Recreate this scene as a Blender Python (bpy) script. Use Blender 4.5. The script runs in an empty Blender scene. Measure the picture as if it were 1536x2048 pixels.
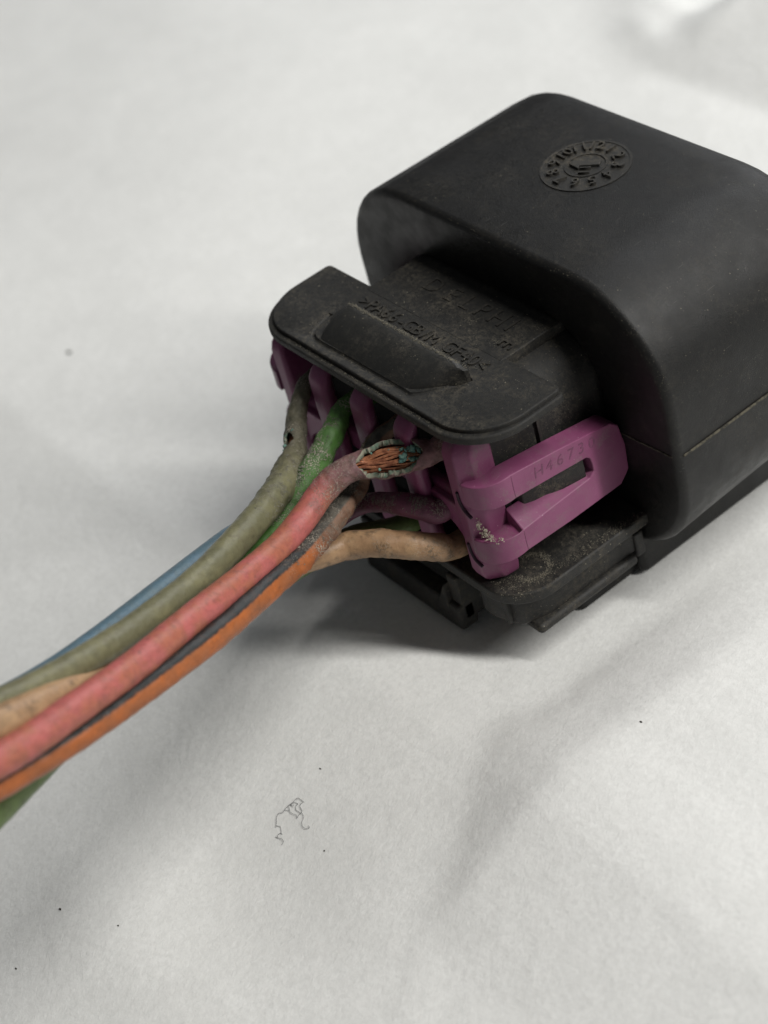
import bpy, bmesh, math, random
from mathutils import Vector, Matrix, noise

# One Blender unit is one centimetre; shapes are written in millimetres (MM converts).
# Axes: X runs across the plug (towards the key light), Y runs from the wires into the shell, Z is up.
random.seed(7)
MM = 0.1
scene = bpy.context.scene
COL = scene.collection
scene.unit_settings.system = 'METRIC'
scene.unit_settings.scale_length = 0.01

# ------------------------------------------------------------------ camera
cam_data = bpy.data.cameras.new("camera")
cam = bpy.data.objects.new("camera", cam_data)
COL.objects.link(cam)
ROT = Matrix(((0.60269, 0.76578, -0.22439), (-0.39739, 0.53188, 0.74779), (0.69198, -0.36151, 0.62487))).transposed()
cam.matrix_world = Matrix.Translation(Vector((92.013, -53.127, 91.414)) * MM) @ ROT.to_4x4()
cam_data.sensor_fit = 'HORIZONTAL'
cam_data.sensor_width = 36.0
cam_data.lens = 93.75
cam_data.clip_start = 0.5
cam_data.clip_end = 500.0
cam_data.dof.use_dof = True
cam_data.dof.focus_distance = 136.5 * MM
cam_data.dof.aperture_fstop = 0.50
cam_data.dof.aperture_blades = 0
scene.camera = cam

# ------------------------------------------------------------------ world: dim neutral room
world = bpy.data.worlds.new("World")
scene.world = world
world.use_nodes = True
bg = world.node_tree.nodes["Background"]
bg.inputs[0].default_value = (0.93, 0.97, 1.0, 1)
bg.inputs[1].default_value = 0.085

# ------------------------------------------------------------------ lamps (a long ceiling panel behind and to the right)
def area(name, direction, dist, sx, sy, power, color, long_axis):
    d = Vector(direction).normalized()
    L = bpy.data.lights.new(name, 'AREA')
    L.shape = 'RECTANGLE'
    L.size = sx
    L.size_y = sy
    L.energy = power
    L.color = color
    o = bpy.data.objects.new(name, L)
    COL.objects.link(o)
    z = d
    x = Vector(long_axis)
    x = (x - z * x.dot(z)).normalized()
    y = z.cross(x)
    o.matrix_world = Matrix.Translation(d * dist) @ Matrix((x, y, z)).transposed().to_4x4()
    return o

area("ceiling_panel_lamp", (0.565, 0.333, 0.755), 60, 52, 4.0, 38000, (1.0, 0.985, 0.95), (0, 0, 1))
area("back_fill_lamp", (-0.22, 0.80, 0.56), 30, 20, 20, 3700, (0.96, 0.98, 1.0), (1, 0, 0))  # soft fill lamp added to brighten the far paper, no known source

scene.view_settings.view_transform = 'Standard'
scene.view_settings.look = 'None'
scene.view_settings.exposure = 0.0
scene.view_settings.gamma = 1.0
scene.cycles.max_bounces = 6
scene.cycles.use_denoising = True

# ------------------------------------------------------------------ materials
class NT:
    def __init__(self, name):
        self.m = bpy.data.materials.new(name)
        self.m.use_nodes = True
        self.t = self.m.node_tree
        self.b = self.t.nodes["Principled BSDF"]
        self.co = self.n('ShaderNodeTexCoord').outputs['Object']
    def n(self, kind, **kw):
        nd = self.t.nodes.new(kind)
        for k, v in kw.items():
            setattr(nd, k, v)
        return nd
    def l(self, a, b):
        self.t.links.new(a, b)
    def setin(self, sock, v):
        if hasattr(v, 'links') or hasattr(v, 'is_output'):
            self.l(v, sock)
        else:
            sock.default_value = v
    def noise(self, scale, detail=3.0, rough=0.55, vec=None, dist=0.0, off=None):
        nd = self.n('ShaderNodeTexNoise')
        v = vec or self.co
        if off:
            mp = self.n('ShaderNodeMapping')
            mp.inputs['Location'].default_value = off
            self.l(v, mp.inputs[0])
            v = mp.outputs[0]
        self.l(v, nd.inputs['Vector'])
        nd.inputs['Scale'].default_value = scale
        nd.inputs['Detail'].default_value = detail
        nd.inputs['Roughness'].default_value = rough
        nd.inputs['Distortion'].default_value = dist
        return nd.outputs['Fac']
    def ramp(self, fac, a, b, c0=0.0, c1=1.0):
        mr = self.n('ShaderNodeMapRange')
        mr.interpolation_type = 'SMOOTHSTEP'
        self.l(fac, mr.inputs['Value'])
        mr.inputs['From Min'].default_value = a
        mr.inputs['From Max'].default_value = b
        mr.inputs['To Min'].default_value = c0
        mr.inputs['To Max'].default_value = c1
        return mr.outputs[0]
    def math(self, op, a, b=0.0, clamp=False):
        nd = self.n('ShaderNodeMath', operation=op, use_clamp=clamp)
        self.setin(nd.inputs[0], a)
        self.setin(nd.inputs[1], b)
        return nd.outputs[0]
    def mix(self, fac, a, b):
        nd = self.n('ShaderNodeMix', data_type='RGBA')
        self.setin(nd.inputs[0], fac)
        for s, v in ((nd.inputs[6], a), (nd.inputs[7], b)):
            if isinstance(v, tuple):
                s.default_value = (*v, 1) if len(v) == 3 else v
            else:
                self.l(v, s)
        return nd.outputs[2]
    def specks(self, scale, size, keep, off=(0, 0, 0)):
        mp = self.n('ShaderNodeMapping')
        mp.inputs['Location'].default_value = off
        self.l(self.co, mp.inputs[0])
        w = self.n('ShaderNodeTexNoise')
        self.l(mp.outputs[0], w.inputs['Vector'])
        w.inputs['Scale'].default_value = scale * 2.2
        va = self.n('ShaderNodeVectorMath', operation='MULTIPLY_ADD')
        self.l(w.outputs['Color'], va.inputs[0])
        va.inputs[1].default_value = (0.6 / scale,) * 3
        self.l(mp.outputs[0], va.inputs[2])
        vo = self.n('ShaderNodeTexVoronoi')
        self.l(va.outputs[0], vo.inputs['Vector'])
        vo.inputs['Scale'].default_value = scale
        spot = self.ramp(vo.outputs['Distance'], size, size * 0.55)
        sep = self.n('ShaderNodeSeparateColor')
        self.l(vo.outputs['Color'], sep.inputs[0])
        return self.math('MULTIPLY', spot, self.math('GREATER_THAN', sep.outputs[0], 1 - keep))
    def attr(self, name):
        a = self.n('ShaderNodeAttribute', attribute_name=name)
        return a.outputs['Fac']
    def bump(self, h, strength, dist, prev=None):
        nd = self.n('ShaderNodeBump')
        nd.inputs['Strength'].default_value = strength
        nd.inputs['Distance'].default_value = dist
        self.l(h, nd.inputs['Height'])
        if prev:
            self.l(prev, nd.inputs['Normal'])
        return nd.outputs[0]
    def done(self, color, rough, normal=None, spec=0.5, metal=0.0):
        self.setin(self.b.inputs['Base Color'], (*color, 1) if isinstance(color, tuple) else color)
        self.setin(self.b.inputs['Roughness'], rough)
        self.b.inputs['Specular IOR Level'].default_value = spec
        self.setin(self.b.inputs['Metallic'], metal)
        if normal:
            self.l(normal, self.b.inputs['Normal'])
        return self.m

def black_plastic(name, dust=0.5, base=(0.0135, 0.0135, 0.0132), grain=1.0, rough=0.5, spec=0.42):
    t = NT(name)
    patch = t.ramp(t.noise(3.2, 5, 0.62), 0.42, 0.72)
    fine = t.ramp(t.noise(95, 3, 0.7), 0.46, 0.66)
    mid = t.ramp(t.noise(26, 5, 0.72), 0.44, 0.64)
    fine = t.math('ADD', t.math('MULTIPLY', fine, 0.6), t.math('MULTIPLY', mid, 0.5), True)
    film = t.math('MULTIPLY', t.math('ADD', t.math('MULTIPLY', patch, 0.8), 0.18), fine)
    d = t.math('MULTIPLY', film, dust, True)
    c = t.mix(d, base, (0.105, 0.092, 0.07))
    smear = t.math('MULTIPLY', t.ramp(t.noise(9, 6, 0.7, dist=1.2), 0.56, 0.74), 0.16 * dust, True)
    c = t.mix(smear, c, (0.17, 0.155, 0.125))
    sm = t.n('ShaderNodeMapping')
    sm.inputs['Scale'].default_value = (1, 0.07, 1)
    sm.inputs['Rotation'].default_value = (0, 0, 0.7)
    t.l(t.co, sm.inputs[0])
    scr = t.math('MULTIPLY', t.ramp(t.noise(75, 2, 0.5, vec=sm.outputs[0]), 0.70, 0.76), t.ramp(t.noise(2.2, 3), 0.5, 0.6))
    c = t.mix(t.math('MULTIPLY', scr, 0.30), c, (0.16, 0.155, 0.14))
    sp = t.math('ADD', t.specks(26, 0.13, 0.16), t.specks(62, 0.16, 0.10, (3, 1, 2)), True)
    c = t.mix(t.math('MULTIPLY', sp, min(1.0, 0.35 + 0.5 * dust)), c, (0.30, 0.27, 0.2))
    r = t.ramp(t.noise(6, 4), 0.3, 0.7, rough - 0.05, rough + 0.09)
    r = t.math('ADD', r, t.math('MULTIPLY', d, 0.5), True)
    n = t.bump(t.noise(150, 3, 0.65), 0.5 * grain, 0.005)
    n = t.bump(t.noise(38, 4, 0.6), 0.16 * grain, 0.006, n)
    return t.done(c, r, n, spec)

def purple_plastic(name, dust=0.35, k=1.0):
    t = NT(name)
    tone = t.noise(3.0, 4)
    c = t.mix(t.ramp(tone, 0.3, 0.7), (0.185 * k, 0.046 * k, 0.112 * k), (0.24 * k, 0.072 * k, 0.152 * k))
    film = t.ramp(t.noise(5.5, 6, 0.7, dist=0.6), 0.47, 0.74)
    c = t.mix(t.math('MULTIPLY', t.math('MULTIPLY', film, t.ramp(t.noise(70, 3, 0.7), 0.35, 0.6)), dust * 1.1, True), c, (0.20, 0.125, 0.145))
    scr = t.n('ShaderNodeMapping')
    scr.inputs['Scale'].default_value = (1, 0.16, 1)
    scr.inputs['Rotation'].default_value = (0.35, 0, 0)
    t.l(t.co, scr.inputs[0])
    c = t.mix(t.ramp(t.noise(60, 3, 0.6, vec=scr.outputs[0]), 0.66, 0.76, 0, 0.35), c, (0.42, 0.27, 0.34))
    sp = t.math('ADD', t.specks(42, 0.16, 0.12), t.specks(24, 0.10, 0.10, (5, 0, 2)), True)
    c = t.mix(t.math('MULTIPLY', sp, 0.55), c, (0.5, 0.38, 0.42))
    n = t.bump(t.noise(120, 3, 0.6), 0.22, 0.004)
    n = t.bump(t.noise(14, 4, 0.6), 0.10, 0.012, n)
    return t.done(c, t.ramp(tone, 0.3, 0.7, 0.40, 0.52), n, 0.42)

def wire_sheath(name, col, col2=None, grime=(0.05, 0.045, 0.035), grime_amt=0.5, stripe=None, powder=0.5, worn=((0.065, 0.06, 0.05), (0.14, 0.125, 0.10))):
    # wire_a / wire_b hold the cosine and sine of the angle round the wire, wire_s its length, wear where it is corroded
    t = NT(name)
    cmb = t.n('ShaderNodeCombineXYZ')
    t.l(t.attr('wire_a'), cmb.inputs[0])
    t.l(t.attr('wire_b'), cmb.inputs[1])
    t.l(t.math('MULTIPLY', t.attr('wire_s'), 0.28), cmb.inputs[2])
    uv = cmb.outputs[0]
    c = t.mix(t.ramp(t.noise(5.0, 4), 0.38, 0.62), col, col2 or tuple(x * 0.8 for x in col))
    c = t.mix(t.ramp(t.noise(22, 5, 0.7), 0.40, 0.75, 0.0, 0.55), c, tuple(x * 0.55 for x in col))
    if stripe:
        half, scol = stripe
        lane = t.math('ADD', t.attr('wire_lane'), t.math('MULTIPLY', t.math('SUBTRACT', t.noise(26, 4), 0.5), 0.12))
        c = t.mix(t.ramp(lane, half - 0.05, half + 0.05), c, scol)
    near = t.attr('wear')
    streak = t.ramp(t.noise(3.2, 5, 0.7, vec=uv, dist=0.8), 0.54, 0.72)
    c = t.mix(t.math('MULTIPLY', streak, t.math('ADD', t.math('MULTIPLY', near, 0.5), 0.38), True), c, tuple(x * 0.32 + 0.006 for x in col))
    blot = t.math('MULTIPLY', t.ramp(t.noise(13, 5, 0.72), 0.54, 0.66), t.ramp(t.noise(3.4, 3), 0.42, 0.62))
    c = t.mix(t.math('MULTIPLY', blot, 0.75 * grime_amt + 0.1, True), c, grime)
    smut = t.ramp(t.noise(9.0, 6, 0.68, dist=0.5), 0.50, 0.68)
    c = t.mix(t.math('MULTIPLY', smut, t.math('ADD', t.math('MULTIPLY', near, 0.5), grime_amt * 0.6), True), c, grime)
    c = t.mix(t.math('MULTIPLY', t.ramp(near, 0.3, 0.95), 0.78), c, t.mix(t.ramp(t.noise(14, 4, 0.7), 0.4, 0.6), worn[0], worn[1]))
    dots = t.specks(30, 0.13, 0.22, (1, 4, 2))
    c = t.mix(t.math('MULTIPLY', dots, 0.45 * grime_amt + 0.1, True), c, (0.05, 0.03, 0.02))
    pw = t.math('MULTIPLY', t.ramp(t.noise(75, 4, 0.75), 0.50, 0.62), t.ramp(t.noise(4.5, 3), 0.45, 0.62))
    pw = t.math('MULTIPLY', pw, t.math('MULTIPLY', t.ramp(near, 0.05, 0.55), powder * 1.5), True)
    c = t.mix(pw, c, (0.42, 0.38, 0.31))
    n = t.bump(t.noise(60, 4, 0.65), 0.30, 0.008)
    n = t.bump(t.noise(11, 5, 0.65), 0.22, 0.03, n)
    n = t.bump(pw, 0.6, 0.008, n)
    r = t.math('ADD', t.math('MULTIPLY', near, 0.3), 0.37, True)
    return t.done(c, r, n, 0.4)

def solid(name, col, rough=0.6, bumps=60, spec=0.4, metal=0.0, col2=None, scale=20):
    t = NT(name)
    c = t.mix(t.ramp(t.noise(scale, 4, 0.65), 0.42, 0.62), col, col2 or tuple(x * 0.7 for x in col))
    return t.done(c, rough, t.bump(t.noise(bumps, 3, 0.6), 0.3, 0.005), spec, metal)

def paper_material():
    t = NT("white_paper")
    cloud = t.noise(2.2, 5, 0.6)
    c = t.mix(t.ramp(cloud, 0.35, 0.65), (0.775, 0.775, 0.755), (0.82, 0.82, 0.80))
    mot = t.noise(22, 5, 0.65)
    c = t.mix(t.ramp(mot, 0.35, 0.7, 0.0, 0.85), c, (0.72, 0.72, 0.70))
    mp = t.n('ShaderNodeMapping')
    mp.inputs['Rotation'].default_value = (0, 0, 0.6)
    mp.inputs['Scale'].default_value = (1, 0.55, 1)
    t.l(t.co, mp.inputs[0])
    fib = t.noise(46, 5, 0.68, vec=mp.outputs[0], dist=1.1)
    c = t.mix(t.ramp(fib, 0.56, 0.70, 0.0, 0.5), c, (0.86, 0.865, 0.84))
    n = t.bump(fib, 0.45, 0.011)
    n = t.bump(t.noise(5.0, 4, 0.55), 0.30, 0.03, n)
    t.b.inputs['Sheen Weight'].default_value = 0.05
    return t.done(c, 0.92, n, 0.15)

M_SHELL = black_plastic("black_shell_plastic", 0.26, base=(0.0095, 0.0095, 0.0095), grain=1.0, rough=0.40, spec=0.30)
M_DUSTY = black_plastic("dusty_black_plastic", 1.05, grain=1.3, rough=0.58)
M_LOWER = black_plastic("scuffed_black_plastic", 1.3, grain=1.2, rough=0.50)
M_SMOOTH = black_plastic("smooth_black_plastic", 0.62, base=(0.017, 0.017, 0.016), grain=0.8, rough=0.40, spec=0.5)
M_POWDER = solid("grey_powder", (0.26, 0.245, 0.20), 0.95, col2=(0.16, 0.155, 0.13))
M_LETTER = black_plastic("dusty_raised_plastic", 1.25, base=(0.022, 0.021, 0.019), grain=1.0)
M_SEAM = solid("dust_in_seam", (0.10, 0.09, 0.065), 0.8, col2=(0.03, 0.028, 0.022), scale=25)
M_VOID_SEAL = solid("void_shade_seal", (0.006, 0.006, 0.006), 0.85)  # near-black paints the shade of the voids between the fingers
M_PURPLE = purple_plastic("purple_plastic", 0.85, 1.02)
M_PURPLE_FILL = purple_plastic("fill_light_purple_plastic", 0.85, 1.2)  # same dusty purple made paler: fill light painted into shaded parts
M_PRINT = solid("faded_ink", (0.13, 0.045, 0.085), 0.6, col2=(0.19, 0.06, 0.12), scale=40)
M_COPPER = solid("bare_copper", (0.58, 0.25, 0.13), 0.36, spec=0.5, metal=0.3, col2=(0.28, 0.10, 0.055), scale=16)
M_VERDIGRIS = solid("green_corrosion", (0.19, 0.33, 0.27), 0.85, col2=(0.09, 0.2, 0.18), scale=30)
M_CRUST = solid("pale_crust", (0.27, 0.26, 0.20), 0.9, col2=(0.13, 0.19, 0.14), scale=30)
M_GRIME = solid("brown_dust", (0.22, 0.20, 0.155), 0.95)
M_DUST = solid("pale_dust", (0.46, 0.42, 0.33), 0.95)
M_PAPER = paper_material()

# ------------------------------------------------------------------ building helpers
def tag(o, label=None, cat=None, group=None, kind=None):
    for k, v in (("label", label), ("category", cat), ("group", group), ("kind", kind)):
        if v:
            o[k] = v
    return o

def empty(name, loc_mm):
    o = bpy.data.objects.new(name, None)
    o.location = Vector(loc_mm) * MM
    o.empty_display_size = 0.2
    COL.objects.link(o)
    return o

def root_loc(p):
    while p.parent:
        p = p.parent
    return Vector(p.location)

def link(name, me, mat, parent=None, origin=None, smooth=True):
    """verts of me are world millimetres; the object keeps real size in centimetres"""
    off = root_loc(parent) if parent else (Vector(origin) * MM if origin else Vector((0, 0, 0)))
    for v in me.vertices:
        v.co = v.co * MM - off
    o = bpy.data.objects.new(name, me)
    COL.objects.link(o)
    if mat:
        me.materials.append(mat)
    if parent:
        o.parent = parent
    elif origin:
        o.location = off
    if smooth:
        for f in me.polygons:
            f.use_smooth = True
    return o

def from_bm(name, bm, mat, parent=None, origin=None, smooth=True):
    bmesh.ops.recalc_face_normals(bm, faces=bm.faces)
    me = bpy.data.meshes.new(name)
    bm.to_mesh(me)
    bm.free()
    return link(name, me, mat, parent, origin, smooth)

def bevel(o, w, seg=3, angle=30):
    m = o.modifiers.new("bevel", 'BEVEL')
    m.width = w * MM
    m.segments = seg
    m.limit_method = 'ANGLE'
    m.angle_limit = math.radians(angle)
    m.harden_normals = True
    return o

def to3(axis, a, b, c):
    """a,b in the outline plane, c along the axis"""
    return {'X': (c, a, b), 'Y': (a, c, b), 'Z': (a, b, c)}[axis]

def prism(name, outline, axis, c0, c1, mat, parent, bev=0.2, seg=3, holes=None):
    bm = bmesh.new()
    if not holes:
        lo = [bm.verts.new(to3(axis, a, b, c0)) for a, b in outline]
        hi = [bm.verts.new(to3(axis, a, b, c1)) for a, b in outline]
        bm.faces.new(lo[::-1])
        bm.faces.new(hi)
        n = len(lo)
        for i in range(n):
            bm.faces.new((lo[i], lo[(i + 1) % n], hi[(i + 1) % n], hi[i]))
    else:
        rings = [outline] + holes
        for c in (c0, c1):
            es = []
            for r in rings:
                vs = [bm.verts.new(to3(axis, a, b, c)) for a, b in r]
                es += [bm.edges.new((vs[i], vs[(i + 1) % len(vs)])) for i in range(len(vs))]
            bmesh.ops.triangle_fill(bm, use_beauty=True, use_dissolve=True, edges=es)
        bm.verts.ensure_lookup_table()
        tot = sum(len(r) for r in rings)
        k = 0
        for r in rings:
            n = len(r)
            for i in range(n):
                a, b = k + i, k + (i + 1) % n
                bm.faces.new((bm.verts[a], bm.verts[b], bm.verts[tot + b], bm.verts[tot + a]))
            k += n
    o = from_bm(name, bm, mat, parent)
    if bev:
        bevel(o, bev, seg)
    return o

def box(name, x0, x1, y0, y1, z0, z1, mat, parent, bev=0.2, seg=3):
    return prism(name, [(x0, y0), (x1, y0), (x1, y1), (x0, y1)], 'Z', z0, z1, mat, parent, bev, seg)

def rounded(x0, x1, y0, y1, radii, n=10):
    """outline of a rectangle; radii at (x0,y0) (x1,y0) (x1,y1) (x0,y1)"""
    pts = []
    for (cx, cy, sx, sy, a0), r in zip(((x0, y0, 1, 1, 180), (x1, y0, -1, 1, 270), (x1, y1, -1, -1, 0), (x0, y1, 1, -1, 90)), radii):
        if r <= 0:
            pts.append((cx, cy))
            continue
        for i in range(n + 1):
            a = math.radians(a0 + 90 * i / n)
            pts.append((cx + sx * r + r * math.cos(a), cy + sy * r + r * math.sin(a)))
    return pts

def loft(name, sections, mat, parent, cap=(True, True)):
    """sections: lists of 3-D points of equal count"""
    bm = bmesh.new()
    rings = [[bm.verts.new(p) for p in s] for s in sections]
    n = len(rings[0])
    for r0, r1 in zip(rings, rings[1:]):
        for i in range(n):
            bm.faces.new((r0[i], r0[(i + 1) % n], r1[(i + 1) % n], r1[i]))
    if cap[0]:
        bm.faces.new(rings[0][::-1])
    if cap[1]:
        bm.faces.new(rings[-1])
    return from_bm(name, bm, mat, parent)

def catmull(pts, step):
    P = [Vector(p[:3]) for p in pts]
    R = [p[3] for p in pts]
    out = []
    for i in range(len(P) - 1):
        p0, p1, p2, p3 = P[max(i - 1, 0)], P[i], P[i + 1], P[min(i + 2, len(P) - 1)]
        m = max(2, int((p2 - p1).length / step))
        for k in range(m):
            t = k / m
            q = 0.5 * ((2 * p1) + (p2 - p0) * t + (2 * p0 - 5 * p1 + 4 * p2 - p3) * t * t + (3 * p1 - p0 - 3 * p2 + p3) * t ** 3)
            s = t * t * (3 - 2 * t)
            out.append((q, R[i] * (1 - s) + R[i + 1] * s))
    out.append((P[-1], R[-1]))
    return out

def frames(path):
    """parallel-transported frames; returns (pos, radius, tangent, n1, n2, s)"""
    res = []
    ref = None
    s = 0
    for i, (p, r) in enumerate(path):
        a = path[max(i - 1, 0)][0]
        b = path[min(i + 1, len(path) - 1)][0]
        t = (b - a).normalized()
        if ref is None:
            ref = t.cross(Vector((0, 0, 1))).normalized()
        n1 = (ref - t * ref.dot(t)).normalized()
        ref = n1
        n2 = t.cross(n1)
        if i:
            s += (p - path[i - 1][0]).length
        res.append((p, r, t, n1, n2, s))
    return res

def tube_mesh(name, fr, sides, rough_fn=None, cap=True, wear_fn=None, cut=None, lane=None):
    bm = bmesh.new()
    A = bm.verts.layers.float.new("wire_a")
    B = bm.verts.layers.float.new("wire_b")
    S = bm.verts.layers.float.new("wire_s")
    Wn = bm.verts.layers.float.new("wear")
    LN = bm.verts.layers.float.new("wire_lane")
    rings = []
    for (p, r, t, n1, n2, s) in fr:
        lane_d = (lane - t * lane.dot(t)).normalized() if lane else None
        ring = []
        for k in range(sides):
            a = 2 * math.pi * k / sides
            d = n1 * math.cos(a) + n2 * math.sin(a)
            rr = r * (1 + (rough_fn(p + d * r, s, a) if rough_fn else 0))
            v = bm.verts.new(p + d * rr)
            v[A] = math.cos(a)
            v[B] = math.sin(a)
            v[S] = s
            v[LN] = d.dot(lane_d) if lane else 0.0
            v[Wn] = wear_fn(p + d * rr, s, d) if wear_fn else 0.0
            ring.append(v)
        rings.append(ring)
    for i, (r0, r1) in enumerate(zip(rings, rings[1:])):
        p, r, t, n1, n2, s = fr[i]
        for k in range(sides):
            if cut:
                a = 2 * math.pi * (k + 0.5) / sides
                if cut(s, n1 * math.cos(a) + n2 * math.sin(a), t):
                    continue
            bm.faces.new((r0[k], r0[(k + 1) % sides], r1[(k + 1) % sides], r1[k]))
    if cap:
        bm.faces.new(rings[0][::-1])
        bm.faces.new(rings[-1])
    loose = [v for v in bm.verts if not v.link_faces]
    bmesh.ops.delete(bm, geom=loose, context='VERTS')
    if cut:
        rim = [v for v in bm.verts if v.is_boundary and 0 < v[S] - fr[0][5] and v[S] < fr[-1][5] - 0.01]
        for _ in range(6):
            bmesh.ops.smooth_vert(bm, verts=rim, factor=0.5, use_axis_x=True, use_axis_y=True, use_axis_z=True)
    me = bpy.data.meshes.new(name)
    bm.to_mesh(me)
    bm.free()
    return me

def thread(name, pts, r, mat, parent=None, origin=None, sides=8, step=0.15, jitter=0.0):
    path = catmull([(*p, r) if len(p) == 3 else p for p in pts], step)
    fn = (lambda q, s, a: jitter * noise.noise(q * 2.5)) if jitter else None
    return link(name, tube_mesh(name, frames(path), sides, fn), mat, parent, origin)

def lettering(name, chars, mat, parent, height=0.12, embed=0.03):
    """chars: (text, size, origin, xdir, ydir) in world millimetres; every character is a raised object of its own"""
    for text, size, org, xd, yd in chars:
        xd = Vector(xd).normalized()
        yd = Vector(yd)
        yd = (yd - xd * yd.dot(xd)).normalized()
        zd = xd.cross(yd)
        if isinstance(name, tuple):
            nm, pitch = name
            runs = [(ch, Vector(org) + xd * ((i - (len(text) - 1) / 2) * pitch)) for i, ch in enumerate(text) if ch != ' ']
        else:
            nm, runs = name, [(text, Vector(org))]
        for ch, at in runs:
            cu = bpy.data.curves.new("glyph", 'FONT')
            cu.body = ch
            cu.size = size
            cu.extrude = (height + embed) / 2
            cu.resolution_u = 3
            cu.align_x = 'CENTER'
            cu.align_y = 'CENTER'
            tmp = bpy.data.objects.new("glyph", cu)
            COL.objects.link(tmp)
            dg = bpy.context.evaluated_depsgraph_get()
            me = bpy.data.meshes.new_from_object(tmp.evaluated_get(dg))
            bpy.data.objects.remove(tmp)
            mt = Matrix((xd, yd, zd)).transposed().to_4x4()
            mt.translation = at + zd * (height - embed) / 2
            me.transform(mt)
            me.materials.clear()
            link(nm, me, mat, parent, smooth=False)


def grains(name, pts, size, mat, parent, seed=1):
    """loose dust: pts are (centre, spread) pairs; thousands of tiny crumbs kept as one mesh"""
    rnd = random.Random(seed)
    bm = bmesh.new()
    for c, spread, n in pts:
        c = Vector(c)
        for _ in range(int(n * 1.7)):
            q = c + Vector((rnd.gauss(0, spread[0]), rnd.gauss(0, spread[1]), rnd.gauss(0, spread[2])))
            s = size * (0.25 + 1.3 * rnd.random() ** 2.5)
            vs = [bm.verts.new(q + Vector(d) * s * rnd.uniform(0.5, 1.6)) for d in ((1, 0, 0), (0, 1, 0), (-1, 0, 0), (0, -1, 0), (0, 0, 1), (0, 0, -1))]
            for i in range(4):
                bm.faces.new((vs[i], vs[(i + 1) % 4], vs[4]))
                bm.faces.new((vs[(i + 1) % 4], vs[i], vs[5]))
    o = from_bm(name, bm, mat, parent, smooth=False)
    o["kind"] = "stuff"
    return o

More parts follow.
